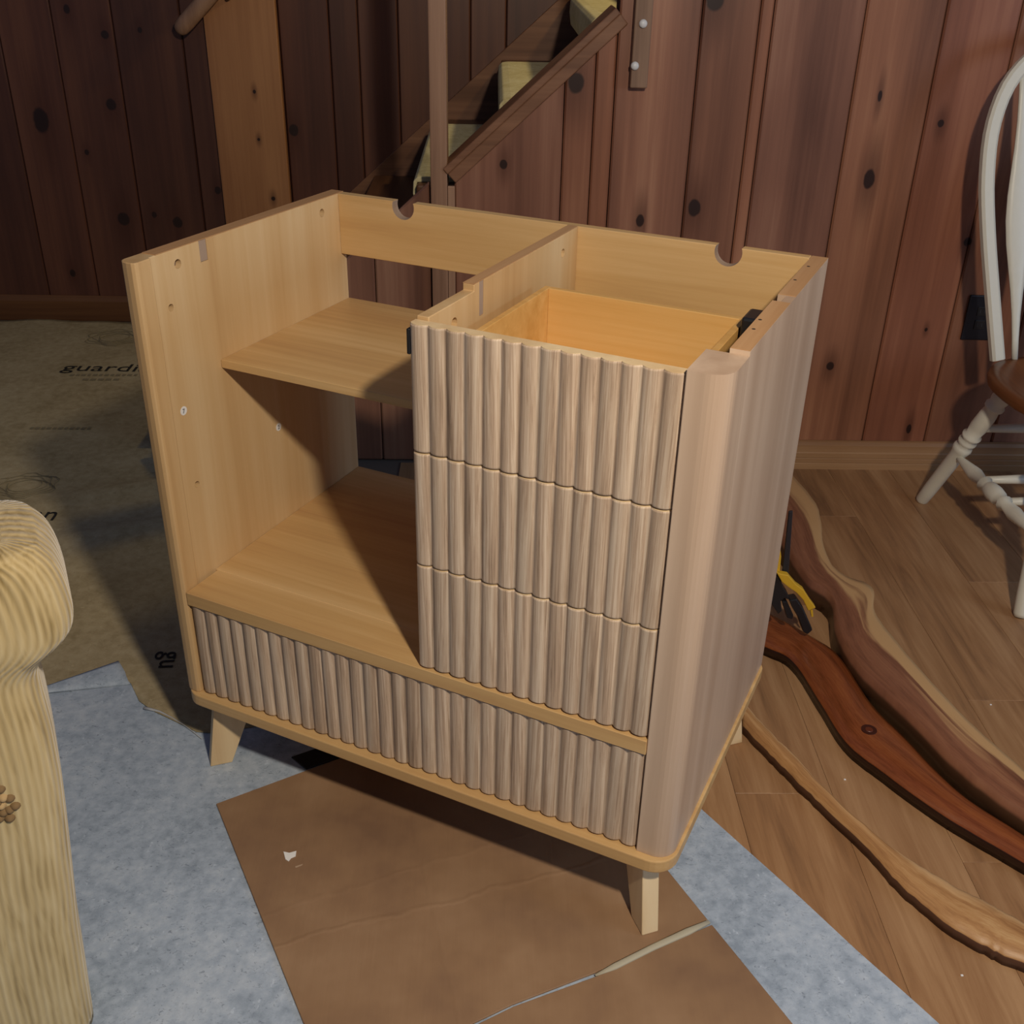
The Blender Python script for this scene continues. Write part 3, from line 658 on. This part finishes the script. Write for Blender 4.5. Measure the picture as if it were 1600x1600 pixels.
# ------------------------------------------------------------------ windsor chair
PAINT = plain('cream_white_paint', hexs('d9d6c8'), .4); SEATW = wood('brown_seat_wood', hexs('54301a'), hexs('7a4a2a'), hexs('90603a'), 'Y', 40, .35)
CX, CY, rot = .585, -.478, math.radians(3.4)
ch = tag(empty('windsor_chair', (CX, CY, 0), rot), 'white painted hoop-back chair with brown wooden seat and turned legs', 'chair')
SZ = .455
m = MB(); pl = []
for k in range(40):
    a = 2*math.pi*k/40; ca, sa = math.cos(a), math.sin(a)
    rx = .278; ry = .225
    e = .75; X = rx*math.copysign(abs(ca)**e, ca); Y = ry*math.copysign(abs(sa)**e, sa)
    if sa < 0: X *= 1.0 - .06*sa*sa
    pl.append((X, Y))
m.loft([[(x*.90, y*.90, SZ - .040) for x, y in pl], [(x*.985, y*.985, SZ - .028) for x, y in pl], [(x, y, SZ - .012) for x, y in pl], [(x*.985, y*.985, SZ - .001) for x, y in pl], [(x*.9, y*.9, SZ) for x, y in pl], [(x*.5, y*.5, SZ - .010) for x, y in pl]])
m.build('seat', SEATW, ch, smooth=True)
LEGP = [(0,.014),(.02,.0175),(.12,.019),(.44,.0205),(.47,.0245),(.485,.026),(.50,.024),(.515,.019),(.53,.0245),(.545,.025),(.56,.0185),(.575,.025),(.59,.026),(.60,.019),(.66,.0235),(.76,.0225),(.80,.019),(.815,.025),(.83,.026),(.845,.020),(.88,.024),(.93,.021),(1,.016)]
feet = {}; tops = {}
for sx in (-1, 1):
    for sy in (-1, 1):
        A = Vector((sx*.262, sy*.285, 0)); B = Vector((sx*.185, sy*.12, SZ - .036)); feet[sx, sy] = A; tops[sx, sy] = B
        m = MB(); m.lathe(A, B, LEGP, 16); m.build('leg', PAINT, ch, smooth=True)
def on(sx, sy, z): A, B = feet[sx, sy], tops[sx, sy]; return A + (B - A)*(z/B.z)
STP = [(0,.009),(.08,.010),(.26,.019),(.36,.013),(.38,.021),(.41,.013),(.44,.020),(.5,.0225),(.56,.020),(.59,.013),(.62,.021),(.64,.013),(.74,.019),(.92,.010),(1,.009)]
PLN = [(0,.009),(.2,.012),(.5,.016),(.8,.012),(1,.009)]
for sx in (-1, 1): m = MB(); m.lathe(on(sx, 1, .175), on(sx, -1, .175), STP, 14); m.build('side_stretcher', PAINT, ch, smooth=True)
for z in (.27,): m = MB(); m.lathe(on(-1, 1, z), on(1, 1, z), PLN, 12); m.build('back_stretcher', PAINT, ch, smooth=True)
for t in (.33, .60):
    a = on(-1, 1, .175).lerp(on(-1, -1, .175), t); b = on(1, 1, .175).lerp(on(1, -1, .175), t); m = MB(); m.lathe(a, b, PLN, 12); m.build('cross_stretcher', PAINT, ch, smooth=True)
# hoop: measured left limb mirrored
limb = [(.190,.205,SZ-.006),(.222,.243,.60),(.252,.282,.75),(.272,.312,.88),(.272,.338,1.0),(.235,.362,1.10),(.150,.380,1.165),(0,.388,1.185)]
hp = [(-x, y, z) for x, y, z in limb] + [(x, y, z) for x, y, z in limb[::-1][1:]]
hp = [lerp(hp, i/56) for i in range(57)]
m = MB(); rg = []
for i, q in enumerate(hp):
    t = (hp[min(i+1, 56)] - hp[max(i-1, 0)]).normalized(); yv = Vector((0, .97, -.22)); yv = (yv - t*yv.dot(t)).normalized(); xv = t.cross(yv)
    rg.append([q + xv*a*.0165 + yv*b*.0125 for a, b in ((-1,-.6),(-.6,-1),(.6,-1),(1,-.6),(1,.6),(.6,1),(-.6,1),(-1,.6))])
m.loft(rg); m.build('hoop', PAINT, ch, smooth=False)
for i, xb in enumerate((-.150, -.075, 0, .075, .150)):
    xt = xb*1.42; ax = abs(xt); zt, yt = (1.180 - ax/.15*.020, .388 - ax/.15*.008) if ax < .15 else (1.160 - (ax - .15)/.085*.065, .380 - (ax - .15)/.085*.018)
    m = MB(); A = Vector((xb, .195, SZ - .006)); B = Vector((xt, yt, zt)); rg = []
    for k in range(13):
        t = k/12; q = A.lerp(B, t); wd = .007 + .026*math.exp(-((t - .5)/.24)**2); rg.append([q + Vector((a*wd, b*.005, 0)) for a, b in ((-1,-.4),(-.5,-1),(.5,-1),(1,-.4),(1,.4),(.5,1),(-.5,1),(-1,.4))])
    m.loft(rg); m.build('spindle', PAINT, ch, smooth=True)

# ------------------------------------------------------------------ corduroy armchair
def cord_mat():
    q = N('beige_corduroy', .95, .15); at = q.n('ShaderNodeAttribute', attribute_name='wale').outputs['Fac']
    wob = q.math('MULTIPLY', q.noise(q.coord(), 5, 2), .014); w = q.math('SINE', q.math('MULTIPLY', q.math('ADD', at, wob), 2*math.pi/.0088))
    nz = q.noise(q.coord((1,1,.12)), 60, 3, .6, .6); big = q.noise(q.coord(), 4, 3)
    f = q.math('ADD', q.math('MULTIPLY', w, .06), q.math('ADD', q.math('MULTIPLY', nz, .55), q.math('MULTIPLY', big, .35)))
    c = q.ramp(f, [(.28, hexs('8a7448')), (.45, hexs('b9a273')), (.66, hexs('cdb98d'))])
    q.bump(q.math('ADD', q.math('MULTIPLY', w, .5), q.math('MULTIPLY', nz, .7)), .38, .003)
    q.b.inputs['Sheen Weight'].default_value = .3; return q.out(c)
CORD = cord_mat()
AV = Vector((.91, .4146, 0)).normalized(); BV = Vector((-AV.y, AV.x, 0)); C0 = fl(150, 1600)
prof = []
for (u, v) in [(48,799),(72,818),(90,848),(104,890),(110,930),(109,965),(98,1002),(80,1035),(70,1065),(74,1095),(86,1140),(97,1200),(105,1260),(114,1340),(124,1430),(138,1520),(150,1600)]:
    w = onplane(u, v, C0, BV); prof.append(((w - C0).dot(AV), w.z))
prof = [(a, max(z, .0)) for a, z in prof]
ac = tag(empty('armchair', tuple(C0 - AV*.35 + BV*.3)), 'beige corduroy armchair with rolled top beside the blue-grey felt', 'armchair')
org = Vector(ac.location)
def plan(a, shr, z):
    out = []; aR = a; aL = -.95 - a - .0; bN = -.015 - (a + .045)*.18; bF = .095 + (a + .045)*.3
    for (p, q) in rrect(aL + shr, aR - shr, bN + shr, bF - shr, max(.006, .042 - shr*.9), 9): out.append(C0 + AV*p + BV*q + Vector((0,0,z)) - org)
    return out
m = MB(); rings = []; wale = []
lv = []
dense = [lerp([(a, z, 0) for a, z in prof], i/60) for i in range(61)]
for q in dense[::-1]: lv.append((q.x - .001, 0.0, max(q.y - .042*min(1, max(0, (q.y - .55)/.2)) + .034*math.exp(-((q.y - prof[8][1])/.09)**2), .0032)))
lv = [lv[0]] + [b for a, b in zip(lv, lv[1:]) if b[2] > lv[0][2] + .004]
ztop = lv[-1][2]; atop = lv[-1][0]
for sh, dz in ((.013, .005), (.025, .008), (.034, .009)): lv.append((atop, sh, ztop + dz))
for (a, sh, z) in lv:
    r = plan(a, sh, z); rings.append(r); s = 0; wv = []
    base = plan(0, 0, 0)
    for i in range(len(r)):
        if i: s += (base[i] - base[i-1]).length
        wv.append(s)
    wale += wv
m.loft(rings); m.a = {'wale': wale}; body = m.build('back_body', CORD, ac, smooth=True)
# ruched tuft on the near face
w = onplane(1, 1255, C0 - BV*.0245, BV) - org
TUFT = plain('brown_tuft', hexs('7d6340'), .9); TUFT2 = plain('pale_tuft', hexs('b5976a'), .9)
for k in range(14):
    an = k*2.4; rr = .0052*math.sqrt(k); q = w + AV*rr*math.cos(an)*.8 + Vector((0,0,1))*rr*math.sin(an)*1.5
    m = MB(); m.lathe(q + BV*.008, q - BV*.010, [(0,.006),(.35,.008),(.7,.0066),(.9,.004),(1,.0015)], 10); m.build('tuft_loop', TUFT if k % 3 else TUFT2, ac, smooth=True)
# seat and far arm, turned away from the camera
def pad(name, a0, a1, b0, b1, z0, z1, r):
    mm = MB(); rg = []; wv = []
    for z, sh in ((z0, r*.5), (z0 + r*.4, .08*r), (z0 + r, 0), (z1 - r, 0), (z1 - r*.4, .1*r), (z1 - r*.1, .4*r), (z1, r)):
        o_ = [C0 + AV*p + BV*q + Vector((0,0,z)) - org for p, q in rrect(a0 + sh, a1 - sh, b0 + sh, b1 - sh, r, 6)]; rg.append(o_); wv += [i*.02 for i in range(len(o_))]
    mm.loft(rg); mm.a = {'wale': wv}; return mm.build(name, CORD, ac, smooth=True)
pad('seat_base', -.80, -.28, .13, .70, .0032, .30, .03)
pad('seat_cushion', -.79, -.29, .13, .72, .302, .45, .05)
pad('arm', -1.0, -.81, .13, .72, .0032, .62, .06)
